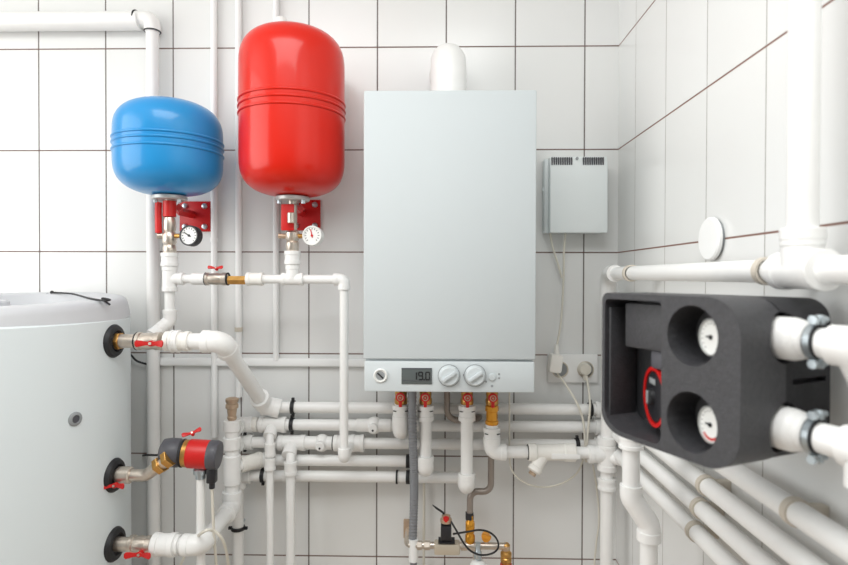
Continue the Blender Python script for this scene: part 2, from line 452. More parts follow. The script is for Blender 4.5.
# air vent
b = rz(421)
av = thing('air_vent', 'small bronze automatic air vent on top of the thick white riser', 'air vent', b)
part('body', MB().lathe([(.010, -.004), (.010, .004), (.0125, .006), (.0125, .012), (.011, .014), (.0135, .034), (.017, .036), (.017, .046), (.0145, .048), (.0145, .051)], b, Z1, 28), 'bronze', av)
part('cap', MB().lathe([(.0165, .052), (.0172, .054), (.0172, .061), (.012, .064)], b, Z1, 28), 'bronze', av)
part('bleed_screw', MB().cyl(b + V((.0, 0, .06)), b + V((0.018, 0, .06)), .003, seg=10), 'bronze', av)

# ------------------------------------------------------------------ pump
pa, pb = P(174, 452.5, -.31), P(216, 455, -.305)
ax = (pb - pa).normalized()
L = (pb - pa).length
pu = thing('circulation_pump', 'small circulation pump with red collar between tank and wall pipes', 'pump', pa)
pt = lambda s: pa + ax * (L * s)
part('volute', MB().lathe([(.02, -.03), (.031, -.024), (.034, -.01), (.034, .012), (.030, .018)], pa, ax, 36), 'darkgray', pu)
part('seal_ring', MB().ring(pa + ax * .022, ax, .030, .004), 'rubber', pu)
part('brass_flange', MB().lathe([(.029, .022), (.0325, .026), (.0325, .038), (.030, .04)], pa, ax, 36), 'brass', pu)
part('motor_collar', MB().lathe([(.0325, .036), (.034, .038), (.034, .083), (.033, .085)], pa, ax, 36), 'redpl', pu, 'red motor collar')
part('end_cap', MB().lathe([(.0335, .084), (.0345, .086), (.0345, .103), (.032, .108), (.02, .109)], pa, ax, 36), 'darkgray', pu)
pg = pa + ax * .092 + V((0, 0, -.03))
cp = part('cable_plug', MB().box(pg + V((0, -.004, -.018)), (.022, .022, .036), .004).cyl(pg + V((0, -.004, -.036)), pg + V((0, -.004, -.05)), .007, bev=.001), 'dark', pu)
hb = pa + ax * .016 + V((0, 0, .036))
wings(hb + V((.028, 0, .012)), (.1, -.8, .6), (1, 0, .55), .024, pu)
part('outlet_fitting', MB().lathe([(.014, 0), (.017, -.004), (.017, -.014), (.012, -.016), (.012, -.026)], pa + ax * .062 + V((0, .004, -.034)), Z1, 24), 'steel', pu)
ob = pa + ax * .062 + V((0, .004, -.06))
solo('pump_outlet_pipe', 'thin white pipe dropping straight down from the red collared pump', 'pipe', MB().tube([ob, V((ob.x, ob.y, .0))], .0105, 16), 'ppr', ob)
pw = pg + V((0, -.004, -.05))
solo('pump_cable', 'thin cream cable hanging from the black plug of the pump', 'cable', MB().tube(smooth_path([pw, pw + V((.001, .01, -.12)), pw + V((-.004, .05, -.3)), pw + V((-.004, .06, -.6))]), .0035, 10), 'wire', pw)
ca = [P(180, 566, -.18), P(190, 545, -.19), P(203, 532, -.375), P(214, 531, -.375), P(224, 543, -.36), P(229, 570, -.3), P(230, 600, -.25)]
solo('looped_cable', 'thin cream cable looping over the elbow of the lowest tank port', 'cable', MB().tube(smooth_path(ca), .0035, 10), 'wire', ca[0])

# ------------------------------------------------------------------ wall manifold pipes
YH = -.055
XP = .485       # pipes on the right wall
rH = .0157
def zh(y): return P(400, y, YH).z
ZH = [zh(408), zh(425.5), zh(443.5), zh(461), zh(477)]
def H(px, i): return V((P(px, 440, YH).x, YH, ZH[i]))
corner = lambda i: V((XP, YH, ZH[i]))
# runs on the right wall keep their height
h1 = pipe_run('manifold_pipe', 'topmost horizontal white wall pipe under boiler, continuing along right wall', [H(270, 0), corner(0), V((XP, -3.2, ZH[0]))], rH)
h2 = pipe_run('manifold_pipe', 'second horizontal white wall pipe from top, with white stopcock left of boiler', [V((P(232, 440, YR).x, YR, ZH[1])), V((P(232, 440, YR).x, YH, ZH[1])), corner(1), V((XP, -3.2, ZH[1]))], rH)
h3 = pipe_run('manifold_pipe', 'middle horizontal white wall pipe with stopcock and union below the tank line', [V((P(232, 440, YR).x, YR, ZH[2])), V((P(232, 440, YR).x, YH, ZH[2])), corner(2), V((XP, -3.2, ZH[2]))], rH)
YS = -.13
S2x, S3x = P(425, 440, YS).x, P(467, 440, YS).x
h4 = pipe_run('manifold_pipe', 'fourth horizontal white wall pipe, thick at its left end by the riser', [V((P(234, 462, YR).x, YR, ZH[3])), H(256, 3), V((S2x, YH, ZH[3]))], rH, elbows=False, bend=.03)
h5 = pipe_run('manifold_pipe', 'lowest horizontal white wall pipe, turning down at its left end', [V((P(238, 470, YH).x, YH, .0)), H(238, 4), V((S3x, YH, ZH[4]))], rH)
sleeve(H(262, 0), H(277, 0), .022, h1)
tee(H(273, 1), X1, V((0, -.8, -.6)), rH, h2, .0125)
sleeve(H(239, 1), H(258, 1), .0195, h2, m='ppr_old')
def stopcock(i, px, parent, flip=1):
    c = H(px, i)
    b1 = part('stopcock', MB().cyl(c - X1 * .05, c + X1 * .05, .0185, seg=20, bev=.002).ball(c, .0235, (1.0, 1, 1.05)).cyl(c + V((0, -.015, 0)), c + V((0, -.034, -.002)), .013, seg=18, bev=.002), 'ppr', parent)
    part('stem_screw', MB().cyl(c + V((0, -.032, -.006)), c + V((0, -.0355, -.006)), .0028, seg=10), 'dark', b1)
stopcock(1, 374, h2); stopcock(2, 322, h3)
tee(H(292, 2), X1, V((0, -.8, -.6)), rH, h3, .014)
sleeve(H(334, 2), H(351, 2), .0215, h3, 'union'); sleeve(H(351, 2), H(364, 2), .023, h3, 'union')
part('seal_ring', MB().ring(H(333.5, 2), X1, .020, .002), 'rubber', h3)
sleeve(V((P(240, 462, -.10).x, -.098, ZH[3])), H(261, 3), .0215, h4, 'reducer', 'ppr_old')
sleeve(H(263, 3), H(274, 3), .0195, h4)
sleeve(H(284, 4), H(296, 4), .018, h5)
# branch pipes dropping in front of the lower wall pipes
YB = -.10
for (px, i, r, lab) in ((270, 1, .0105, 'thin white drop pipe left of the pair, from second wall pipe tee'), (290.5, 2, .0125, 'thin white drop pipe right of the pair, from middle wall pipe tee')):
    top = H(px + 2.5, i); x = P(px, 500, YB).x
    p0 = V((top.x, YH - .02, ZH[i] - .008)); p1 = V((x, YB, ZH[i] - .035)); p2 = V((x, YB, .0))
    t = thing('drop_pipe', lab, 'pipe', p1)
    part('pipe', MB().tube([p0, p1, p2], r, 18, bend=.03), 'ppr', t)
    sleeve(V((x, YB, ZH[i] - .04)), V((x, YB, ZH[i] - .075)), r * 1.35, t)
    if i == 1: sleeve(V((x, YB, ZH[3] + .02)), V((x, YB, ZH[3] - .012)), r * 1.4, t)
# clamps on the wall pipes
dd = -YH
for (px, i, lab) in ((293, 0, 'black pipe clamp on topmost wall pipe left of boiler'), (292, 1, 'black pipe clamp on second wall pipe, left of the stopcock'),
                     (245, 2, 'black pipe clamp on middle wall pipe beside the riser'), (263, 4, 'black pipe clamp on lowest wall pipe near the drop pipes'),
                     (397, 4, 'black ring clamp on lowest wall pipe near the gray hose'), (408, 3, 'black pipe clamp on fourth wall pipe beside the gray hose'),
                     (408, 4, 'black pipe clamp on lowest wall pipe beside the gray hose'),
                     (577, 2, 'black pipe clamp above the strainer on middle wall pipe'), (590, 0, 'black pipe clamp on topmost wall pipe near room corner')):
    clamp(H(px, i), X1, rH, Y1, lab, dd, w=.005 if px == 397 else .0105, ears=px not in (397, 408))
cdn = V((P(238, 528, YH).x, YH, P(238, 528, YH).z))
clamp(cdn, Z1, rH, Y1, 'black pipe clamp on the down pipe below the riser', dd, w=.009)

# top left pipe
rt = .0175
YV = -.0275
vx = P(152.5, 60, YV).x
zt1 = P(100, 21, YV).z
tp = thing('drain_pipe', 'white pipe across the upper left wall turning down behind blue tank', 'pipe', V((vx, YV, zt1)))
part('pipe', MB().tube([V((XL + .002, YV, zt1)), V((P(140, 20, YV).x, YV, zt1))], .0265, 24), 'ppr', tp)
part('elbow', MB().tube([V((P(136, 20, YV).x, YV, zt1 + .004)), V((vx, YV, zt1 + .004)), V((vx, YV, P(152, 32, YV).z))], .0225, 24, bend=.03, n=10, radii=None), 'ppr', tp)
part('down_pipe', MB().tube([V((vx, YV, zt1 - .01)), V((vx, YV, .0))], rt, 24), 'ppr', tp)
part('seal_ring', MB().ring(V((P(136.5, 20, YV).x, YV, zt1 + .004)), X1, .0235, .003), 'rubber', tp)
part('seal_ring', MB().ring(V((vx, YV, P(152, 31.5, YV).z)), Z1, .0215, .002), 'rubber', tp)
# conduits and trunking
for (px, y0, y1, lab) in ((214, -30, 437, 'thin white conduit running down between blue tank and red tank, left one'),
                          (238.5, -30, 397, 'thin white conduit running down beside the red tank left edge')):
    c0, c1 = P(px, y0, -.0115), P(px, y1, -.0115); c0.x = c1.x = P(px, 150, -.0115).x; c0.z = ZC - .005
    t = thing('conduit', lab, 'conduit', c1)
    part('tube', MB().tube([c0, c1], .0092, 14), 'conduit', t)
    ck = V((c1.x, -.0115, P(px, 329, 0).z if px > 220 else P(px, 240, 0).z))
    part('clip', MB().band(ck, Z1, .0092, .0115, .012, 20), 'beige' if px > 220 else 'conduit', t)
c0, c1 = P(276, 12, -.0115), P(276, 360, -.0115); c0.x = c1.x; c0.z = ZC - .005
solo('conduit', 'thin white conduit passing behind red tank down to the cable duct', 'conduit', MB().tube([c0, c1], .0085, 14), 'conduit', c1)
c0, c1 = P(199, 474, -.012), P(199, 640, -.012); c1.x = c0.x
z0, z1, x0, x1 = P(200, 365.5, 0).z, P(200, 357.5, 0).z, P(160, 360, 0).x, P(368, 360, 0).x
t = thing('cable_duct', 'white plastic cable duct across the wall left of boiler', 'cable duct', ((x0 + x1) / 2, 0, z0))
part('channel', MB().box(((x0 + x1) / 2, -.006, (z0 + z1) / 2), (x1 - x0, .012, z1 - z0), .001), 'conduit', t)
part('lid', MB().box(((x0 + x1) / 2, -.014, (z0 + z1) / 2), (x1 - x0, .004, (z1 - z0) * .8), .001), 'conduit', t)

# black wire behind the tank
cb = [P(126, 352, -.02), P(131, 355, -.02), P(137, 361, -.02), P(148, 364.5, -.02)]
solo('black_wire', 'short black wire curling from behind the white tank to the wall', 'cable', MB().tube(smooth_path(cb), .003, 10), 'rubber', cb[0])
cb = [P(143, 455.5, -.004), P(147, 455, -.06), P(158, 455, -.09), P(164, 453, -.18), P(168, 451, -.275)]
solo('pump_wire', 'short black wire curling from the wall to the pump', 'cable', MB().tube(smooth_path(cb), .003, 10), 'rubber', cb[0])

# ------------------------------------------------------------------ expansion vessels
YE = -.185
def superprof(R, H, n, e=1.0, steps=40):
    """profile of a vessel of height H, radius R, corner exponent n"""
    out = []
    for k in range(steps + 1):
        t = -math.pi / 2 + math.pi * k / steps
        z = math.copysign(abs(math.sin(t)) ** (2 / n), math.sin(t)); r = abs(math.cos(t)) ** (2 / n)
        out.append((max(r * R, .0005), z * H / 2 * e + H / 2))
    return out
def capprof(R, H, hd, n, steps=14):
    """straight sided with domes of height hd"""
    out = []
    for k in range(steps + 1):
        t = math.pi / 2 * k / steps
        r = abs(math.sin(t)) ** (2 / n); z = 1 - abs(math.cos(t)) ** (2 / n)
        out.append((max(R * r, .0005), z * hd))
    for z in [hd + (H - 2 * hd) * k / 8 for k in range(1, 8)]: out.append((R, z))
    return out + [(r, H - z) for r, z in out[:steps + 1][::-1]]
def vessel(name, label, base, prof, bands, R, m):
    t = thing(name, label, 'expansion tank', base)
    sh = part('shell', MB().lathe(prof, base, Z1, 72), m, t)
    for z in bands: part('seam_ridge', MB().ring(base + Z1 * z, Z1, R - .0006, .0036, 72, 12), m, sh)
    part('neck', MB().lathe([(.012, -.02), (.012, .01), (.02, .012)], base, Z1, 24), 'nickel', t)
    return t
bb = P(169.5, 195.5, YE); Rb = .133
bt = vessel('expansion_tank', 'squat blue expansion tank mounted high beside the red tank', bb, capprof(Rb, .243, .09, 2.75), (.1385, .125, .107), Rb, 'blue')
part('air_valve_cap', MB().lathe([(.016, 0), (.016, .012), (.012, .018), (.001, .02)], bb + V((.02, 0.05, .236)), Z1, 20), 'dark', bt)
rb_ = P(292.5, 196.5, YE); Rr = .1345
rtk = vessel('expansion_tank', 'tall red expansion tank mounted between blue tank and boiler', rb_, capprof(Rr, .427, .1, 2.85), (.238, .222, .204), Rr, 'red')
part('air_valve_cap', MB().lathe([(.016, 0), (.016, .02), (.012, .028), (.001, .03)], rb_ + V((-.03, 0, .434)), Z1, 20), 'dial', rtk)
# small round sticker-like dimple on the red tank
def bracket(base, px0, px1, y0, y1, label):
    p0, p1 = P(px0, y1, -.004), P(px1, y0, -.004)
    c = (p0 + p1) / 2
    t = thing('tank_bracket', label, 'wall bracket', c)
    part('plate', MB().box(c, (p1.x - p0.x, .006, p1.z - p0.z), .001), 'redbr', t)
    for sx in (-.32, .32):
        for sz in (-.34, .34):
            part('bolt', MB().lathe([(.0085, 0), (.0085, .003), (.006, .007), (.001, .008)], c + V(((p1.x - p0.x) * sx, -.003, (p1.z - p0.z) * sz)), (0, -1, 0), 16), 'steel', t)
    tip = V((base.x + .02, base.y + .01, base.z - .03))
    part('arm', MB().tube([V((c.x - .005, -.005, c.z + .005)), V((c.x - .01, -.09, c.z + .005)), tip], .011, 4, bend=.02), 'redbr', t)
    part('flange', MB().lathe([(.014, -.012), (.042, -.012), (.044, -.010), (.044, -.003), (.042, -.001), (.014, -.001)], V((base.x, base.y, base.z)), Z1, 36), 'grayzinc', t)
    for s in (-1, 1):
        part('flange_bolt', MB().cyl(base + V((.031 * s, -.012, -.02)), base + V((.031 * s, -.012, 0)), .0055, seg=6), 'steel', t)
    return t
bracket(bb, 180, 210.5, 201.5, 231.5, 'red wall bracket with bolts under the blue tank')
bracket(rb_, 291, 320.5, 200, 230.5, 'red wall bracket with bolts under the red tank')

def zy(base, y): return V((base.x, base.y, P(168, y, base.y).z))
# blue safety valve
b = bb
s1 = thing('safety_valve', 'nickel shutoff valve with red lever under the blue tank', 'valve', zy(b, 253))
part('red_collar', MB().cyl(zy(b, 201), zy(b, 217), .0165, bev=.001), 'redpl', s1)
part('body', MB().lathe([(.0145, 0), (.0165, .004), (.0165, .02), (.014, .024), (.0175, .03), (.018, .05), (.013, .058), (.0155, .064), (.0155, .085), (.013, .095)], zy(b, 254), Z1, 28), 'nickel', s1)
part('side_boss', MB().cyl(zy(b, 236) + V((-.005, 0, 0)), zy(b, 236) + V((-.03, -.005, 0)), .008, bev=.001), 'nickel', s1)
part('lever', MB().tube([zy(b, 203) + V((-.026, -.006, .0)), zy(b, 210) + V((-.026, -.008, 0)), zy(b, 233) + V((-.026, -.006, 0))], .0085, 12), 'redpl', s1)
part('gauge_stub', MB().cyl(zy(b, 236), zy(b, 236) + V((.036, -.006, 0)), .006), 'brass', s1)
gc = P(189, 235.5, YE - .03)
dial_gauge(gc, V((-.15, -1, .05)), .0265, 'round pressure gauge with black rim under the blue tank', need=2.6)
# red safety valve
b = rb_
s2 = thing('safety_valve', 'nickel shutoff valve with wide red lever under the red tank', 'valve', zy(b, 250))
part('body', MB().lathe([(.0145, 0), (.0165, .004), (.017, .022), (.014, .026), (.018, .032), (.018, .048), (.012, .055), (.012, .12)], zy(b, 251), Z1, 28), 'nickel', s2)
part('lever', MB().box(zy(b, 218) + V((-.008, -.018, 0)), (.034, .006, zy(b, 205).z - zy(b, 231).z), .0025), 'redpl', s2)
part('relief_nut', MB().cyl(zy(b, 224) + V((.004, -.028, 0)), zy(b, 214) + V((.004, -.028, 0)), .0105, seg=12, bev=.001), 'nickel', s2)
part('side_boss', MB().cyl(zy(b, 236), zy(b, 236) + V((-.036, -.004, 0)), .0065, bev=.001), 'bronze', s2)
part('gauge_stub', MB().cyl(zy(b, 236), zy(b, 236) + V((.036, -.006, 0)), .006), 'brass', s2)
gc = P(312, 235.5, YE - .03)
g = dial_gauge(gc, V((-.1, -1, .05)), .0255, 'round white pressure gauge with red needle under the red tank', caselike='dial', need=1.8, red=True)

# tank link line
zl = P(230, 279, YE).z
tl = lambda px: V((P(px, 279, YE).x, YE, zl))
xb, xr, xe = bb.x, rb_.x, P(344, 400, YE).x
dn_ = pipe_run('tank_drop_pipe', 'white pipe from under blue tank bending down beside upper tank port', [zy(bb, 254), zy(bb, 321), P(159, 330, -.2), P(149, 338, -.23)], .0125)
tee(V((xb, YE, zl)), Z1, X1, .0135, dn_, .0115)
sleeve(zy(bb, 253), zy(bb, 266), .0205, dn_)
z3 = ZH[2]
ln = pipe_run('tank_link_pipe', 'thin white pipe under red tank turning down past the boiler side', [tl(246), V((xe, YE, zl)), V((xe, YE, z3 - .002)), V((xe, YH - .01, z3 - .002))], .0115)
tee(V((xr, YE, zl)), X1, Z1, .0115, ln, .0125)
sleeve(zy(rb_, 251), zy(rb_, 264), .0195, ln, 'adaptor')
sleeve(zy(rb_, 264), zy(rb_, 272), .0155, ln, 'adaptor')
sleeve(tl(247), tl(263), .0165, ln, 'union', 'ppr_old')
solo('link_stub_pipe', 'short white pipe between blue tank tee and small link valve', 'pipe', MB().cyl(tl(172), tl(206), .0115, seg=20).cyl(tl(192), tl(206), .0155, seg=20, bev=.001), 'ppr', tl(172))
vl = thing('ball_valve', 'small nickel valve with brass tail and red handle between the tanks', 'valve', tl(216))
part('body', MB().lathe([(.013, 0), (.017, .002), (.017, .01), (.0145, .012), (.016, .03), (.0145, .045), (.017, .047), (.017, .058), (.012, .06)], tl(205), X1, 28), 'nickel', vl)
mb = MB(); hexnut(tl(229) + V((0, -.004, -.003)), tl(247) + V((0, -.004, -.003)), .0125, mb); part('brass_tail', mb, 'brass', vl)
part('seal_ring', MB().ring(tl(206), X1, .0155, .0018), 'rubber', vl)
part('seal_ring', MB().ring(tl(228), X1, .0155, .0018), 'rubber', vl)
wings(tl(217) + V((0, -.006, .028)), (.0, -.9, .5), X1, .021, vl)

# ------------------------------------------------------------------ boiler
YBF = -.33
p0, p1 = P(363.2, 391.8, YBF), P(536.9, 89.6, YBF)
ps = P(450, 360.5, YBF).z
cx = (p0.x + p1.x) / 2; w = p1.x - p0.x
bo = thing('gas_boiler', 'white wall hung gas boiler in the middle of tiled wall', 'boiler', (cx, 0, p0.z))
part('casing', MB().box((cx, (YBF + .01) / 2, (p0.z + p1.z) / 2 + .002), (w - .008, -YBF - .012, p1.z - p0.z - .012), .004), 'enamel', bo)
part('front_cover', MB().box((cx, YBF + .02, (ps + p1.z) / 2 + .0012), (w, .04, p1.z - ps - .0024), .004), 'enamel', bo)
cpn = part('control_panel', MB().box((cx, YBF + .02, (ps + p0.z) / 2 - .0012), (w - .004, .038, ps - p0.z - .0024), .004), 'panel', bo)
YF_ = YBF + .001
g0 = P(380.5, 375.5, YF_)
gb = part('pressure_dial', MB().lathe([(.0165, 0), (.0165, .003), (.0145, .005), (.0135, .005), (.0132, .002)], g0, (0, -1, 0), 32), 'dial', cpn)
part('dial_face', MB().cyl(g0, g0 - Y1 * .0025, .0105, seg=24), 'graymark', cpn)
part('dial_needle', MB().box(g0 - Y1 * .0035, (.018, .001, .003), mtx=Matrix.Rotation(.75, 3, 'Y')), 'black', cpn)
d0, d1 = P(401.5, 384, YF_), P(432, 368, YF_)
dc = (d0 + d1) / 2
dsp = part('display', MB().box(dc - Y1 * .0005, (d1.x - d0.x, .003, d1.z - d0.z), .0006), 'lcd', cpn, 'gray screen reading 19.0')
part('display_bezel', MB().box(dc + V((0, -.0022, -(d1.z - d0.z) * .29)), ((d1.x - d0.x) * .98, .0006, .0008)).box(dc + V((0, -.0022, (d1.z - d0.z) * .46)), ((d1.x - d0.x) * 1.0, .0006, .002)), 'darkgray', cpn)
# seven segment digits
SEG = {'1': 'bc', '9': 'abcdfg', '0': 'abcdef'}
dg = MB(); dh = (d1.z - d0.z) * .46; dw = dh * .5; tk = dh * .17
def digit(ch, ox):
    zc = dc.z + (d1.z - d0.z) * .02; yy = dc.y - .0024
    S = {'a': (0, dh / 2, 1), 'g': (0, 0, 1), 'd': (0, -dh / 2, 1), 'f': (-dw / 2, dh / 4, 0), 'b': (dw / 2, dh / 4, 0), 'e': (-dw / 2, -dh / 4, 0), 'c': (dw / 2, -dh / 4, 0)}
    for k in SEG[ch]:
        x, z, hor = S[k]
        dg.box((ox + x, yy, zc + z), (dw * .9, .0008, tk) if hor else (tk, .0008, dh * .46))
ddx = d1.x - d0.x
digit('1', dc.x - ddx * .07); digit('9', dc.x + ddx * .13); digit('0', dc.x + ddx * .36)
dg.box((dc.x + ddx * .245, dc.y - .0024, dc.z - dh * .46), (tk * 1.1, .0008, tk * 1.1))
part('display_digits', dg, 'black', cpn)
for k, px in enumerate((449, 475)):
    c = P(px, 375.5, YF_)
    kb = part('knob', MB().lathe([(.025, 0), (.0245, .003), (.0225, .006), (.0215, .012), (.0195, .014), (.001, .0145)], c, (0, -1, 0), 36), 'panel', cpn)
    mr = Matrix.Rotation(-.6, 3, 'Y')
    part('knob_ring', MB().band(c - Y1 * .0015, Y1, .0245, .0262, .002, 40), 'graymark', cpn)
    part('knob_grip', MB().box(c - Y1 * .017, (.038, .01, .009), .003, mr), 'enamel', cpn)
c = P(492, 377, YF_)
part('reset_button', MB().lathe([(.0085, 0), (.0085, .003), (.007, .0045), (.001, .005)], c, (0, -1, 0), 24), 'panel', cpn)
mk = MB()
for (px, py, s) in ((464, 375, .0026), (486, 381.5, .0024), (492, 386, .003), (499, 374, .0024), (499, 378, .0024)): mk.cyl(P(px, py, YF_) , P(px, py, YF_) - Y1 * .001, s, seg=10)
part('indicator_marks', mk, 'graymark', cpn)
# flue
YFL = -.15
f0, f1 = P(448.5, 91, YFL), P(448.5, 55.5, YFL)
f0.z = p1.z - .01
fl = thing('flue_pipe', 'white flue elbow rising from boiler top into the wall', 'flue', f0)
part('pipe', MB().tube([f0, f1 , V((f1.x, 0.0, f1.z))], .0475, 36, bend=.055, n=12), 'ppr', fl)
part('collar', MB().lathe([(.054, 0), (.054, .008), (.049, .012), (.048, .016)], f0 + Z1 * .01, Z1, 36), 'ppr', fl)
part('wall_plate', MB().lathe([(.052, 0), (.051, .006), (.048, .012)], V((f1.x, -.001, f1.z)), (0, -1, 0), 36), 'ppr', fl)

# boiler connections
zb = p0.z
ZS = lambda y: P(430, y, YS).z
def iso(px, lab):
    x = P(px, 400, YS).x
    t = thing('isolation_valve', lab, 'valve', (x, YS, ZS(404)))
    part('body', MB().lathe([(.016, 0), (.0175, .003), (.0175, .014), (.0155, .018), (.0165, .03), (.0165, zb - ZS(404) + .01)], V((x, YS, ZS(404))), Z1, 24), 'brass', t)
    c = V((x, YS - .022, ZS(395.5)))
    h = part('handle', MB().lathe([(.0125, 0), (.0132, .003), (.012, .008), (.001, .009)], c, (0, -1, 0), 24).box(c + V((0, -.004, -.016)), (.009, .006, .02), .002), 'redpl', t, 'round red handle with tab')
    part('hub', MB().ring(c - Y1 * .008, Y1, .007, .0016).cyl(c - Y1 * .007, c - Y1 * .011, .0026, seg=12), 'bronze', h)
    return x
xs = [iso(px, lab) for px, lab in ((401, 'brass valve with red handle under boiler, leftmost of four'), (425.5, 'brass valve with red handle under boiler, just right of gray hose'),
                                   (467, 'brass valve with red handle under boiler, above the longest white pipe'), (492, 'brass valve with red handle above the amber fitting'))]
rS = .0165
labs = ['short white pipe under boiler, leftmost, ending at second wall pipe', 'white pipe under boiler right of gray hose, bending back to the wall', 'longest white pipe under boiler, ending in a rounded elbow']
for k, i in ((0, 1), (1, 3), (2, 4)):
    x = xs[k]
    t = pipe_run('boiler_pipe', labs[k], [V((x, YS, ZS(404))), V((x, YS, ZH[i])), V((x, YH, ZH[i]))], rS)
    sleeve(V((x, YS, ZS(405))), V((x, YS, ZS(420))), .0215, t, 'socket')
    mk = MB()
    for sx in (-1, 1): mk.box(V((x + sx * .016, YS - .016, ZS(410))), (.010, .004, .0016), mtx=Matrix.Rotation(sx * .75, 3, 'Z'))
    part('index_mark', mk, 'black', t)
# S4
x = xs[3]
t = solo('amber_fitting', 'amber brass check valve under the rightmost boiler valve', 'valve', MB().lathe([(.0165, 0), (.018, .002), (.018, .01), (.0155, .012), (.0155, .035), (.018, .037), (.018, .05), (.015, .053)], V((x, YS, ZS(424))), Z1, 8), 'amber', (x, YS, ZS(424)))
XC, YC = P(606.5, 520, YS).x, YS
zs4 = ZH[2] + .002
t = pipe_run('boiler_pipe', 'white pipe below amber fitting turning right towards the strainer', [V((x, YS, ZS(424))), V((x, YS, zs4)), V((P(536, 455, YS).x, YS, zs4))], rS)
sleeve(V((x, YS, ZS(427))), V((x, YS, ZS(441))), .0215, t, 'socket')
mk = MB()
for sx in (-1, 1): mk.box(V((x + sx * .016, YS - .016, ZS(432))), (.010, .004, .0016), mtx=Matrix.Rotation(sx * .75, 3, 'Z'))
part('index_mark', mk, 'black', t)
s4 = lambda px: V((P(px, 455, YS).x, YS, zs4))
st = thing('pipe_strainer', 'white plastic strainer with slanted cap, right of boiler pipes', 'strainer', s4(552))
part('body', MB().lathe([(.021, 0), (.0235, .003), (.0235, .02), (.02, .024), (.0215, .06), (.022, .095), (.0245, .098), (.0245, .124), (.021, .127)], s4(528), X1, 28), 'ppr_old', st)
part('seal_ring', MB().ring(s4(528), X1, .0185, .002), 'rubber', st)
part('filter_leg', MB().lathe([(.016, 0), (.0165, .045), (.019, .047), (.019, .058), (.012, .062)], s4(545), V((-.55, -.25, -.8)), 20), 'ppr_old', st)
tip = s4(545) + V((-.55, -.25, -.8)).normalized() * .062
part('plug', MB().cyl(tip, tip + V((-.55, -.25, -.8)).normalized() * .008, .010, seg=6), 'bronze', st)
part('screw', MB().cyl(s4(568) + V((0, -.02, -.006)), s4(568) + V((0, -.0245, -.007)), .0025, seg=10), 'dark', st)
part('strap', MB().box(s4(564) + V((0, -.022, -.004)), (.075, .006, .014), .002), 'ppr', st)

# gray hose
x = P(412, 391, -.15).x
hp = [V((x, -.15, zb + .01)), P(412.5, 430, -.15), P(414, 470, -.13), P(414, 500, -.11), P(412.5, 545, -.09)]
path = smooth_path(hp, 30)
t = thing('drain_hose', 'gray corrugated hose hanging straight down from the boiler', 'hose', hp[0])
radii = [.0112 + .0008 * math.cos(i * math.pi) for i in range(len(path))]
part('hose', MB().tube(path, .011, 16, radii=radii), 'hose', t)
e = hp[-1]
part('end_sleeve', MB().tube([e + V((.003, -.008, .02)), e + V((.003, -.008, -.04))], .013, 16), 'ppr', t, 'white sleeve at the hose end')
solo('drain_tail_pipe', 'gray drain pipe continuing down below the hose sleeve', 'pipe', MB().cyl(e + V((.003, 0, -.035)), V((e.x + .003, e.y, .0)), .0095), 'hose', e + V((0, 0, -.04)))

# gray brown tubes
g1 = [P(447, 388, -.1), P(447, 411, -.1), P(455, 419, -.085), P(480, 419, -.085)]
zz = P(455, 419, -.085).z
g1 = [V((P(447, 400, -.1).x, -.1, zb + .01)), V((P(447, 400, -.1).x, -.1, zz)), V((P(480, 418, -.085).x, -.085, zz)), V((P(480, 418, -.085).x, -.01, zz))]
solo('refill_tube', 'gray brown metal tube bending right below boiler between wall pipes', 'pipe', MB().tube(g1, .0085, 16, bend=.03), 'copper', g1[0])
x2, x3 = P(491, 470, -.1).x, P(470, 500, -.1).x
za, zbt = P(480, 491.5, -.1).z, P(470, 512, -.1).z
solo('gas_tube', 'gray brown metal tube curving down to the gas valve', 'pipe', MB().tube([V((x2, -.1, zb + .01)), V((x2, -.1, za)), V((x3, -.1, za)), V((x3, -.1, zbt - .01))], .0088, 16, bend=.022), 'copper', (x3, -.1, zbt))

# ------------------------------------------------------------------ gas valve group at the bottom
YG = -.1
zg = P(450, 545.5, YG).z
gp = lambda px, py: P(px, py, YG)
gx = lambda px: V((P(px, 545, YG).x, YG, zg))
t = thing('gas_manifold', 'nickel gas pipe near the bottom with small block in middle', 'pipe', gx(440))
part('pipe', MB().tube([gx(407) + V((0, .1, 0)), gx(407), gx(506)], .0095, 18, bend=.02), 'nickel', t)
part('wall_cover', MB().box(V((gx(407).x, -.004, zg + .003)), (.03, .008, .055), .002), 'bronze', t)
for (u, v_) in ((417, 422), (424, 430), (461, 467)):
    mb = MB(); hexnut(gx(u), gx(v_), .0125, mb); part('nut', mb, 'nickel', t)
part('block', MB().box(gx(447) + V((0, -.004, -.003)), (.07, .034, .030), .004), 'blockmetal', t)
part('elbow', MB().tube([gx(466), gx(477), gx(477) + V((0, 0, -.06))], .0115, 18, bend=.012), 'nickel', t)
so = thing('solenoid', 'black solenoid coil with red cap above the nickel gas block', 'solenoid', gp(446, 539))
part('coil', MB().box(gp(446, 530.5) + V((0, -.006, 0)), (.029, .030, .040), .003), 'dark', so)
part('plate', MB().box(gp(446.5, 539.3) + V((0, -.006, 0)), (.045, .034, .003)), 'rubber', so)
part('cap', MB().lathe([(.016, 0), (.016, .008), (.012, .012), (.012, .018), (.001, .02)], gp(446, 521) + V((0, -.006, 0)), Z1, 24), 'bronze', so)
part('cap_button', MB().lathe([(.0085, 0), (.0085, .012), (.001, .014)], gp(446, 519) + V((0, -.014, 0)), Z1, 20), 'redpl', so, 'red cap button')
gv = thing('gas_valve', 'amber gas valve below the gray brown tube', 'valve', gp(470, 545))
part('body', MB().lathe([(.010, 0), (.014, .006), (.014, .02), (.010, .028), (.013, .034), (.013, .058), (.0105, .062), (.0105, .078)], gp(470, 543), Z1, 10), 'amber', gv)
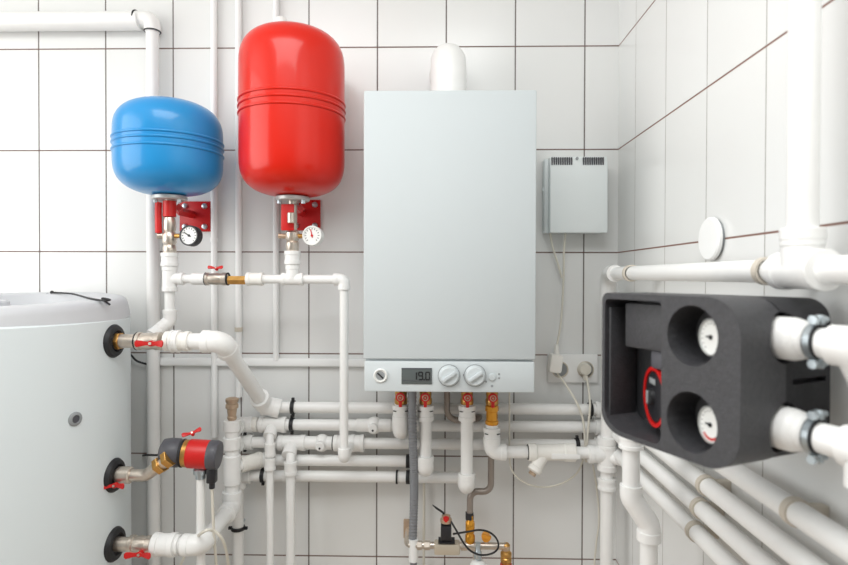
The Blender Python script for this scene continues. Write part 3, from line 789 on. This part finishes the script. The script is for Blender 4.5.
part('nut', MB().cyl(gp(469.5, 519), gp(469.5, 512.5), .0125, seg=6), 'dark', gv)
part('elbow', MB().tube([gp(470, 543), gp(470, 547), gp(473, 549)], .009, 14), 'nickel', gv)
ok = thing('gas_cock', 'small orange knob beside the amber gas valve', 'gas cock', gp(486, 536))
part('hub', MB().cyl(gp(486, 537) + V((0, .01, 0)), gp(486, 537) + V((0, -.008, 0)), .012, seg=16, bev=.001), 'orange', ok)
part('grip', MB().box(gp(486, 535) + V((0, -.010, 0)), (.026, .01, .013), .003, Matrix.Rotation(.35, 3, 'Y')), 'orange', ok)
part('stem', MB().cyl(gp(486, 537), gp(486, 545), .006), 'nickel', ok)
cl = [gp(450.5, 519), gp(456, 526), gp(463, 538), gp(470, 546), gp(480, 550), gp(491, 548.5), gp(497, 543), gp(496, 535), gp(489, 528), gp(479, 525.5), gp(468, 527), gp(453, 532)]
cl = [c + V((0, -.028 if i not in (0, 11) else -.012, 0)) for i, c in enumerate(cl)]
solo('looped_wire', 'black wire looping around the orange knob and amber gas valve', 'cable', MB().tube(smooth_path(cl), .0026, 10), 'rubber', cl[0])
cl = [gp(432.5, 505), gp(437, 508.5), gp(443, 512.5), gp(445, 517)]
solo('loose_wire', 'short black wire sticking up left of solenoid cap', 'cable', MB().tube(cl, .0026, 10, radii=[.0012, .003, .003, .003]), 'rubber', cl[1])
mv = thing('gas_filter', 'small white and steel filter hanging below the gas pipe', 'filter', gp(478, 560))
part('stem', MB().lathe([(.0075, 0), (.0105, .005), (.0105, .02), (.007, .025), (.007, .045)], gp(477.5, 556) + V((0, -.018, 0)), Z1, 20), 'steel', mv)
part('bowl', MB().lathe([(.015, -.05), (.022, -.02), (.023, -.004), (.018, .004), (.010, .008)], gp(478, 560) + V((0, -.018, 0)), Z1, 24), 'dial', mv)
part('sight', MB().cyl(gp(478, 565) + V((0, -.03, 0)), gp(478, 565) + V((0, -.043, 0)), .010, seg=16), 'dark', mv)
cv = thing('copper_valve', 'small brass valve with orange band at the bottom, right of gas filter', 'valve', gp(506, 566))
part('body', MB().lathe([(.013, -.06), (.013, .0), (.0155, .003), (.0155, .012), (.013, .015), (.0155, .018), (.0155, .026), (.011, .03), (.011, .048), (.007, .052)], gp(506, 562), Z1, 20), 'brass', cv)
part('cap', MB().lathe([(.011, 0), (.0115, .012), (.008, .016), (.001, .017)], gp(506, 552) + V((0, 0, .006)), Z1, 20), 'bronze', cv)
part('band', MB().cyl(gp(506, 569), gp(506, 563.5), .0158, seg=20), 'redpl', cv)

# thin white tubes on the wall
for (px, y0, Yd, r, lab, y1) in ((424, 478, -.02, .004, 'thin white wire on the wall just right of the gray hose', 640), (199.5, 300, -.012, .0085, 'white conduit low on the wall left of the riser', 640)):
    c0 = P(px, y0, Yd); c1 = V((c0.x, Yd, .0))
    if px == 199.5: continue
    solo('thin_wire', lab, 'cable', MB().tube([c0, c1], r, 10), 'wire', c0)

# ------------------------------------------------------------------ control box right of boiler
YK = -.065
k0, k1 = P(550, 232.5, YK), P(608, 156, YK)
kc = (k0 + k1) / 2; kw, kh = k1.x - k0.x, k1.z - k0.z
bx = thing('control_box', 'small white vented plastic box on wall right of boiler', 'control box', (kc.x, 0, k0.z))
part('back_shell', MB().box(((P(543.5, 190, -.02).x + k1.x - .002) / 2, -.017, kc.z), (k1.x - .002 - P(543.5, 190, -.02).x, .034, kh - .002), .003), 'whitebox', bx)
wd = MB()
ol = [(-kh / 2, 0), (kh / 2, 0), (kh / 2, .026), (kh / 2 - .03, .032), (-kh / 2 + .012, .036), (-kh / 2, .034)]
mt = Matrix.Translation(V((kc.x, -.031, kc.z))) @ Matrix(((0, 0, 1, 0), (0, -1, 0, 0), (1, 0, 0, 0), (0, 0, 0, 1)))
wd.prism(ol, -kw / 2, kw / 2, mt, bev=.002, seg=2)
part('front_cover', wd, 'whitebox', bx)
for gxs in ((552, 571.5), (583.5, 603)):
    for k in range(10):
        px = gxs[0] + (gxs[1] - gxs[0]) * k / 9
        p = P(px, 160.8, YK + .004)
        part('vent_slot', MB().box(V((p.x, -.0612, p.z - .001)), (.0034, .006, .021)), 'darkgray', bx)
part('screw', MB().cyl(P(577, 158.5, YK + .005), P(577, 158.5, YK + .005) - Y1 * .003, .004, seg=14), 'graymark', bx)
part('side_clip', MB().box((P(543.5, 190, -.02).x, -.02, kc.z + .02), (.006, .012, .012), .001), 'whitebox', bx)

# sockets
s0, s1 = P(548, 382.5, -.012), P(598, 354.5, -.012)
sc = (s0 + s1) / 2
so = thing('double_socket', 'white double wall socket right of the boiler', 'socket', (sc.x, 0, s0.z))
part('plate', MB().box((sc.x, -.006, sc.z), (s1.x - s0.x, .012, s1.z - s0.z), .003), 'conduit', so)
for px in (560, 585.5):
    c = P(px, 369.5, -.012)
    part('outlet_ring', MB().lathe([(.024, 0), (.0235, .004), (.0205, .004), (.02, -.001)], c, (0, -1, 0), 30), 'beige', so)
    part('outlet_well', MB().cyl(c - Y1 * .0003, c + Y1 * .004, .02, seg=30), 'graymark', so)
pgc = P(555, 362, -.04)
pg = thing('plug_adapter', 'white plug adapter pushed into the left socket', 'plug', (pgc.x, -.016, pgc.z))
part('body', MB().box(pgc + V((0, 0, -.003)), (.036, .044, .052), .007, Matrix.Rotation(.12, 3, 'Y')), 'ppr_old', pg)
part('cord_grip', MB().lathe([(.009, 0), (.007, .02), (.005, .03)], pgc + V((.004, 0, .02)), Z1, 16), 'ppr_old', pg)
c = P(585.5, 369.5, -.03)
pg2 = thing('power_plug', 'round cream plug in the right socket', 'plug', (c.x, -.014, c.z))
part('body', MB().lathe([(.0185, 0), (.0185, .012), (.015, .022), (.001, .024)], V((c.x, -.013, c.z)), (0, -1, 0), 28), 'wire', pg2)
part('cord_grip', MB().lathe([(.008, 0), (.005, .02)], V((c.x, -.026, c.z - .012)), V((.08, 0, -1)), 14), 'wire', pg2)
# cables
def cable(label, pts, r=.003, m='wire', name='cable'):
    return solo(name, label, 'cable', MB().tube(smooth_path(pts), r, 10), m, pts[0])
cable('cream cable from control box slanting down and joining its neighbour', [P(550, 233, -.035), P(553, 248, -.03), P(558, 264, -.025), P(562, 278, -.022)])
cable('cream cable from control box hanging down to the plug adapter', [P(565.5, 233, -.035), P(564, 250, -.03), P(563.5, 280, -.025), P(561, 320, -.03), P(557, 345, -.04), P(556, 352, -.04)])
cable('cream cable from plug adapter slanting down past the wall pipes', [P(557, 373, -.035), P(566, 385, -.06), P(577, 403, -.085), P(583, 420, -.085), P(585, 440, -.085), P(586, 462, -.085)])
cable('cream cable hanging from the right socket plug', [P(586.5, 376, -.03), P(588.5, 388, -.06), P(590, 405, -.085), P(588.5, 425, -.085), P(587, 445, -.085), P(586.5, 462, -.085)])
cable('thin cream cable dropping from boiler and looping below the strainer', [P(509.5, 388, -.09), P(509.5, 420, -.09), P(509.5, 455, -.09), P(512, 470, -.09), P(522, 481, -.09), P(540, 487, -.09), P(560, 484, -.09), P(576, 474, -.085), P(583, 460, -.085), P(586, 445, -.08)], .0024)
cable('thin cream cable on the wall left of the corner riser', [P(593, 465, -.03), P(597, 490, -.02), P(599, 520, -.015), P(596, 545, -.012), P(594, 575, -.012), P(594, 640, -.012)], .0026)

# ------------------------------------------------------------------ corner riser and top pipe
rC = .0165
zT = P(640, 273.5, -.2).z
XT = .455
cr = pipe_run('corner_riser', 'white pipe rising in the corner and running along right wall', [V((XC, YC, .0)), V((XC, YC, zT)), V((XT + .001, -3.2, zT))], rC, elbows=False, bend=.05)
part('elbow', MB().tube([V((XC, YC, zT - .075)), V((XC, YC, zT)), V((XT, YC - .075, zT))], .0215, 22, bend=.05, n=10), 'ppr', cr)
cz = lambda y: V((XC, YC, P(606, y, YC).z))
sleeve(cz(437), cz(448), .0235, cr)
tee(V((XC, YC, zs4 - .004)), Z1, -X1, .0175, cr, .0165)
sleeve(cz(478), cz(489), .0225, cr)
jn = solo('corner_stub_pipe', 'short white stub between strainer and corner riser', 'pipe', MB().cyl(s4(576), V((XC - .03, YC, zs4)), .0155, seg=20), 'ppr', s4(584))
solo('corner_link_pipe', 'short white link from the corner riser back to right wall', 'pipe', MB().tube([V((XC + .01, YC - .01, zs4 - .01)), V((XC + .05, YC - .04, zs4 - .01))], .0165, 18).cyl(V((XC + .04, YC - .03, zs4 - .01)), V((XC + .05, YC - .04, zs4 - .01)), .021), 'ppr', V((XC + .02, YC, zs4)))
# tee with vent pipe going up
pv = PX(802, 271, XT)
tv = V((XT, pv.y, zT))
vp = thing('vent_pipe', 'white vertical pipe rising to the ceiling above the black pump housing', 'pipe', tv)
part('pipe', MB().tube([tv, V((XT, pv.y, ZC - .003))], .0175, 24), 'ppr', vp)
part('socket', MB().cyl(tv + V((0, 0, .03)), tv + V((0, 0, .05)), .0245, bev=.001), 'ppr', vp)
tee(tv, (0, -1, 0), Z1, .0175, cr, .0175)
# clips on right wall
dR = XR - XT
def clipat(px, py, X, label, d, r):
    p = PX(px, py, X); return p
def rclip(y, X, z, r, label):
    c = V((X, y, z)); w = V((1, 0, 0))
    t = thing('pipe_clip', label, 'pipe clip', V((XR, y, z)))
    part('band', MB().band(c, Y1, r, r + .003, .012, 32), 'beige', t)
    part('foot', MB().box(V(((X + r + XR) / 2 , y, z)), (XR - X - r, .014, .022), .002), 'beige', t)
rclip(PX(631, 275, XT).y, XT, zT, rC, 'beige clip on the upper right wall pipe near room corner')
rclip(PX(767, 272, XT).y, XT, zT, rC, 'beige clip on the upper right wall pipe beside the vent pipe')
for i, px, py, lab in ((0, 707, 481, 'beige clip on second highest of four slanting right wall pipes'), (1, 701, 509, 'beige clip on third highest of four slanting right wall pipes'), (2, 696, 532, 'beige clip on lowest of four slanting right wall pipes')):
    rclip(PX(px, py, XP).y, XP, ZH[i], rH, lab)
q0 = PX(796, 512, XP)
p0_ = pipe_run('side_pipe', 'highest of four white pipes slanting along right wall below black pump housing', [V((XR - .002, -.5, q0.z)), V((XP, -.5, q0.z)), V((XP, -3.2, q0.z))], .0165)
rclip(q0.y, XP, q0.z, .0165, 'beige clip on highest of four slanting right wall pipes')
# round cover
c = PX(713, 239, XR - .004)
t = thing('junction_cover', 'round white cover plate on right wall above the pipe', 'cover plate', V((XR, c.y, c.z)))
part('base', MB().cyl(V((XR, c.y, c.z)), V((XR - .008, c.y, c.z)), .037, seg=40), 'graymark', t)
part('cap', MB().lathe([(.041, .006), (.041, .011), (.038, .014), (.001, .0145)], V((XR, c.y, c.z)), (-1, 0, 0), 48), 'conduit', t)

# ------------------------------------------------------------------ insulated pump station
SC = .85
ang = math.radians(25)
tdir = V((math.sin(ang), -math.cos(ang), 0)); nout = V((-math.cos(ang), -math.sin(ang), 0)); nin = -nout
dW = .837 * SC
Wc = P(691, 379, CAM.y + dW)
LM = Matrix((tdir, Z1, nout)).transposed().to_4x4(); LM.translation = Wc     # local x along face (towards camera), y up, z out of the face
def loc(u, v, w): return LM @ V((u, v, w))
U0, U1, HV = -.160, .067, .1025
def rrect(u0, u1, v0, v1, radii, n=14):
    """rounded rect, radii for corners (u0v0, u1v0, u1v1, u0v1)"""
    cs = [(u0, v0, 1, 1, 180), (u1, v0, -1, 1, 270), (u1, v1, -1, -1, 0), (u0, v1, 1, -1, 90)]
    out = []
    for (x, y, sx, sy, a0), r in zip(cs, radii):
        if isinstance(r, tuple): rx, ry = r
        else: rx = ry = r
        for k in range(n + 1):
            a_ = math.radians(a0 + 90 * k / n)
            out.append((x + sx * rx + rx * math.cos(a_), y + sy * ry + ry * math.sin(a_)))
    return out
def mesh_obj(mb):
    me = mb.mesh('tmp', M['epp']); o = bpy.data.objects.new('tmp', me); COL.objects.link(o); return o
def boolean(base, cutters):
    for c in cutters:
        md = base.modifiers.new('b', 'BOOLEAN'); md.object = c; md.operation = 'DIFFERENCE'; md.solver = 'EXACT'
    dgp = bpy.context.evaluated_depsgraph_get(); dgp.update()
    me = bpy.data.meshes.new_from_object(base.evaluated_get(dgp))
    for c in cutters + [base]: bpy.data.objects.remove(c)
    bm = bmesh.new(); bm.from_mesh(me); bpy.data.meshes.remove(me); return bm
I4 = Matrix.Identity(4)
TF = .078          # front shell thickness
outline = rrect(U0, U1, -HV, HV, ((.045, .03), .045, .045, .012))
fs = MB().prism(outline, -TF, 0, LM, bev=.008, seg=4)
base = mesh_obj(fs)
front_holes = [mesh_obj(MB().cyl(loc(.035, v, -.081), loc(.12, v, -.081), .031, seg=40)) for v in (.0535, -.0535)]
wells = []
for v in (.0535, -.0535):
    mb = MB(); mb.lathe([(.0335, -.047), (.0375, .0), (.0385, .02)], loc(0, v, 0), nout, 48); wells.append(mesh_obj(mb))
pocket = mesh_obj(MB().prism(rrect(U0 + .006, -.047, -HV + .007, HV - .009, ((.042, .03), .012, .008, .008)), -.062, .02, LM))
bm = boolean(base, wells + [pocket] + front_holes)
ST = thing('pump_station', 'black foam cased pump station with two round gauge wells on right wall', 'pump station', loc(0, 0, -.1))
mb = MB(); mb.bm.free(); mb.bm = bm
fsh = part('front_shell', mb, 'epp', ST)
# rear shell
rear = MB().prism(rrect(U0 + .004, U1 - .004, -HV + .003, HV - .003, (.03, .035, .03, .012)), -.168, -TF - .001, LM, bev=.004, seg=2)
base = mesh_obj(rear)
holes = []
WS = -.096
WS = -.081
for v in (.0535, -.0535): holes.append(mesh_obj(MB().cyl(loc(.03, v, WS), loc(.12, v, WS), .031, seg=40)))
holes.append(mesh_obj(MB().box(loc(U1, .0, -.128), (.03, .007, .064), mtx=LM.to_3x3())))
bm = boolean(base, holes)
mb = MB(); mb.bm.free(); mb.bm = bm
part('rear_shell', mb, 'epp2', ST)
part('wall_mount', MB().box(loc(-.04, 0, -.185), (.05, .06, .04), .003, LM.to_3x3()), 'steel', ST)
# pocket contents
part('flap', MB().box(loc(-.0955, .0565, -.022), (.07, .064, .012), .003, LM.to_3x3()), 'epp', ST)
part('left_liner', MB().box(loc(U0 + .0085, -.004, -.032), (.004, .17, .05), .001, LM.to_3x3()), 'epp', ST)
pn = (nout + tdir * -.5).normalized()
cpu = loc(-.088, -.042, -.034)
pm = part('pump_motor', MB().lathe([(.026, -.028), (.037, -.02), (.037, .0), (.034, .003), (.02, .005), (.001, .0055)], cpu, pn, 40), 'dark', ST, 'black pump head inside the housing')
part('pump_ring', MB().band(cpu - pn * .002, pn, .0365, .042, .012, 48), 'redpl', ST, 'red ring round the pump head')
part('pump_dial', MB().lathe([(.012, 0), (.011, .006), (.001, .007)], cpu + pn * .005, pn, 24), 'rubber', pm)
xg, yg, _ = frame(pn)
part('dial_mark', MB().box(cpu + pn * .0125, (.005, .018, .002), .0006, Matrix((xg, yg, pn)).transposed()), 'graymark', pm)
part('pump_label', MB().box(cpu + pn * .0055 + Z1 * .022, (.022, .008, .001), .0003, Matrix((xg, yg, pn)).transposed()), 'graymark', pm)
part('pocket_shade_sheet', MB().box(loc(-.1, -.0, -.0605), (.10, .17, .002), 0, LM.to_3x3()), 'rubber', ST)  # black sheet added at the pocket back to paint in its shade
part('terminal_box', MB().box(loc(-.07, .012, -.036), (.034, .026, .03), .004, LM.to_3x3()), 'darkgray', ST)
for v, lab in ((.0535, 'thermometer dial sunk in the upper well of pump housing'), (-.0535, 'thermometer dial sunk in the lower well of pump housing')):
    c = loc(.0165, v - .001, -.017)
    gn = (nout + tdir * -.3).normalized(); tx = Z1.cross(gn).normalized()
    g = thing('thermometer', lab, 'thermometer', loc(0, v, -.047))
    xx, yy = tx, Z1
    part('stem', MB().cyl(c - gn * .014, c - gn * .002, .008, seg=16), 'steel', g)
    part('case', MB().lathe([(.021, -.008), (.0225, -.004), (.0228, .004), (.021, .005), (.0205, .001)], c, gn, 36), 'grayzinc', g)
    dl = part('dial', MB().cyl(c, c + gn * .002, .0207, seg=36), 'dial', g)
    mk = MB()
    for k in range(15):
        th_ = math.radians(230 - k * 280 / 14); d = xx * math.cos(th_) + yy * math.sin(th_)
        mk.box(c + d * .0172 + gn * .0022, (.0025, .0007, .0006), mtx=Matrix((d, gn.cross(d), gn)).transposed())
    part('scale_marks', mk, 'black', dl)
    d = (xx * -.95 + yy * .05).normalized()
    part('needle', MB().box(c + d * .003 + gn * .003, (.012, .0018, .0008), mtx=Matrix((d, gn.cross(d), gn)).transposed()).cyl(c, c + gn * .0036, .003, seg=12), 'black', dl)
    if v < 0:
        am = MB()
        for k in range(8):
            th_ = math.radians(-130 + k * 10); d = xx * math.cos(th_) + yy * math.sin(th_)
            am.box(c + d * .0175 + gn * .0022, (.003, .004, .0006), mtx=Matrix((d, gn.cross(d), gn)).transposed())
        part('red_arc', am, 'redpl', dl)

# outlet stubs of the station
labs = ('upper', 'lower')
WS = -.081
RO = .0172
for k, v in enumerate((.0535, -.0535)):
    a0 = loc(U1 - .028, v, WS)
    b2 = loc(U1 + (.074 if k == 0 else .088), v - .002, WS)
    pth = [a0, b2, b2 + nin * .04 + V((0, 0, -.052)), V(((b2 + nin * .04).x, (b2 + nin * .04).y, 1.235)), V((XR - .002, (b2 + nin * .04).y, 1.235))] if k == 0 else [a0, b2, V((b2.x, b2.y, 1.185)), V((XR - .002, b2.y, 1.185))]
    o = thing('station_outlet_pipe', 'thick white pipe leaving the %s outlet of the black pump housing' % labs[k], 'pipe', a0)
    part('pipe', MB().tube(pth, RO, 28, bend=.03, n=8), 'ppr', o)
    part('union_nut', MB().lathe([(.018, 0), (.024, .004), (.0255, .016), (.0255, .036), (.0235, .044), (.0215, .046), (.0215, .052), (.018, .056)], a0, tdir, 32), 'ppr', o)
    part('elbow', MB().tube([b2 - tdir * .024, b2] + ([pth[2], pth[2] - Z1 * .03] if k == 0 else [b2 - Z1 * .04]), RO * 1.3, 28, bend=.03, n=10), 'ppr', o)
    cc = loc(U1 + .033, v, WS)
    cl_ = thing('hose_clamp', 'steel pipe clamp with bolts on the %s outlet pipe of pump housing' % labs[k], 'pipe clamp', cc)
    part('rubber_lining', MB().band(cc, tdir, RO, RO + .003, .011, 40), 'rubber', cl_)
    part('steel_band', MB().band(cc, tdir, RO + .0031, RO + .0045, .007, 40), 'steel', cl_)
    for s in (-1, 1):
        bp_ = cc + Z1 * s * (RO + .0075) + tdir * .003
        part('bolt', MB().box(bp_, (.009, .011, .007), .0015, LM.to_3x3()).cyl(bp_ - nin * .010, bp_ + nin * .012, .0035, seg=12).cyl(bp_ - nin * .014, bp_ - nin * .007, .0055, seg=6), 'steel', cl_)

# S bend pipe under the station
Yq = -.62
e0, e1, e2, e3 = P(631, 425, Yq), P(631, 497, Yq), P(649, 524, Yq), P(650, 640, Yq)
t = thing('station_drop_pipe', 'white S bend pipe dropping below the left end of black pump housing', 'pipe', e0)
e3 = V((e2.x + .001, Yq, .0))
part('pipe', MB().tube([V((XR - .002, Yq, e0.z + .012)), V((e0.x, Yq, e0.z + .012)), e1, e2, e3], .0155, 20, bend=.02), 'ppr', t)
part('bend', MB().tube([e1 + (e0 - e1).normalized() * .022, e1, e2, e2 + (e3 - e2).normalized() * .02], .0198, 22, bend=.024, n=8), 'ppr', t)
part('socket', MB().cyl(e2 - Z1 * .012, e2 - Z1 * .03, .0215, bev=.001), 'ppr', t)
sleeve(P(631, 435, Yq), P(631, 448, Yq), .0205, t)

# ------------------------------------------------------------------ light
w = bpy.data.worlds.new('world'); scene.world = w; w.use_nodes = True
bg = w.node_tree.nodes['Background']; bg.inputs['Color'].default_value = (.96, .985, 1, 1); bg.inputs['Strength'].default_value = .3
def area(name, loc_, target, sx, sy, power, col=(1, 1, 1)):
    l = bpy.data.lights.new(name, 'AREA'); l.shape = 'RECTANGLE'; l.size = sx; l.size_y = sy; l.energy = power; l.color = col
    o = bpy.data.objects.new(name, l); COL.objects.link(o); o.location = loc_
    o.rotation_euler = (V(target) - V(loc_)).to_track_quat('-Z', 'Y').to_euler(); return o
area('window_light', (-2.25, -1.45, 1.7), (.5, -.75, 1.35), 1.9, 1.8, 36, (1, .995, .985))
area('ceiling_light', (-.3, -1.5, 2.58), (-.3, -1.3, 0), 1.2, .9, 21.5, (.985, 1, 1))
GROUPS = {'pipe_clamp': 'black clamps on the wall pipes', 'manifold_pipe': 'stacked horizontal wall pipes', 'drop_pipe': 'thin drop pipes', 'pipe_clip': 'beige clips on the right wall',
          'isolation_valve': 'red handled valves under the boiler', 'boiler_pipe': 'white pipes under the boiler', 'ball_valve': 'ball valves with red handles', 'conduit': 'conduits behind the tanks',
          'expansion_tank': 'expansion tanks', 'tank_bracket': 'red tank brackets', 'safety_valve': 'valves under the expansion tanks', 'pressure_gauge': 'gauges under the expansion tanks',
          'thermometer': 'dials in the pump housing', 'hose_clamp': 'clamps on the pump housing outlets', 'station_outlet_pipe': 'outlet pipes of the pump housing', 'cable': 'cream cables by the sockets'}
for o in bpy.data.objects:
    if o.parent is None and o.get('label') and o.name.split('.')[0] in GROUPS: o['group'] = GROUPS[o.name.split('.')[0]]
scene.view_settings.view_transform = 'Standard'
scene.view_settings.look = 'None'
scene.view_settings.exposure = 0
scene.cycles.use_denoising = True
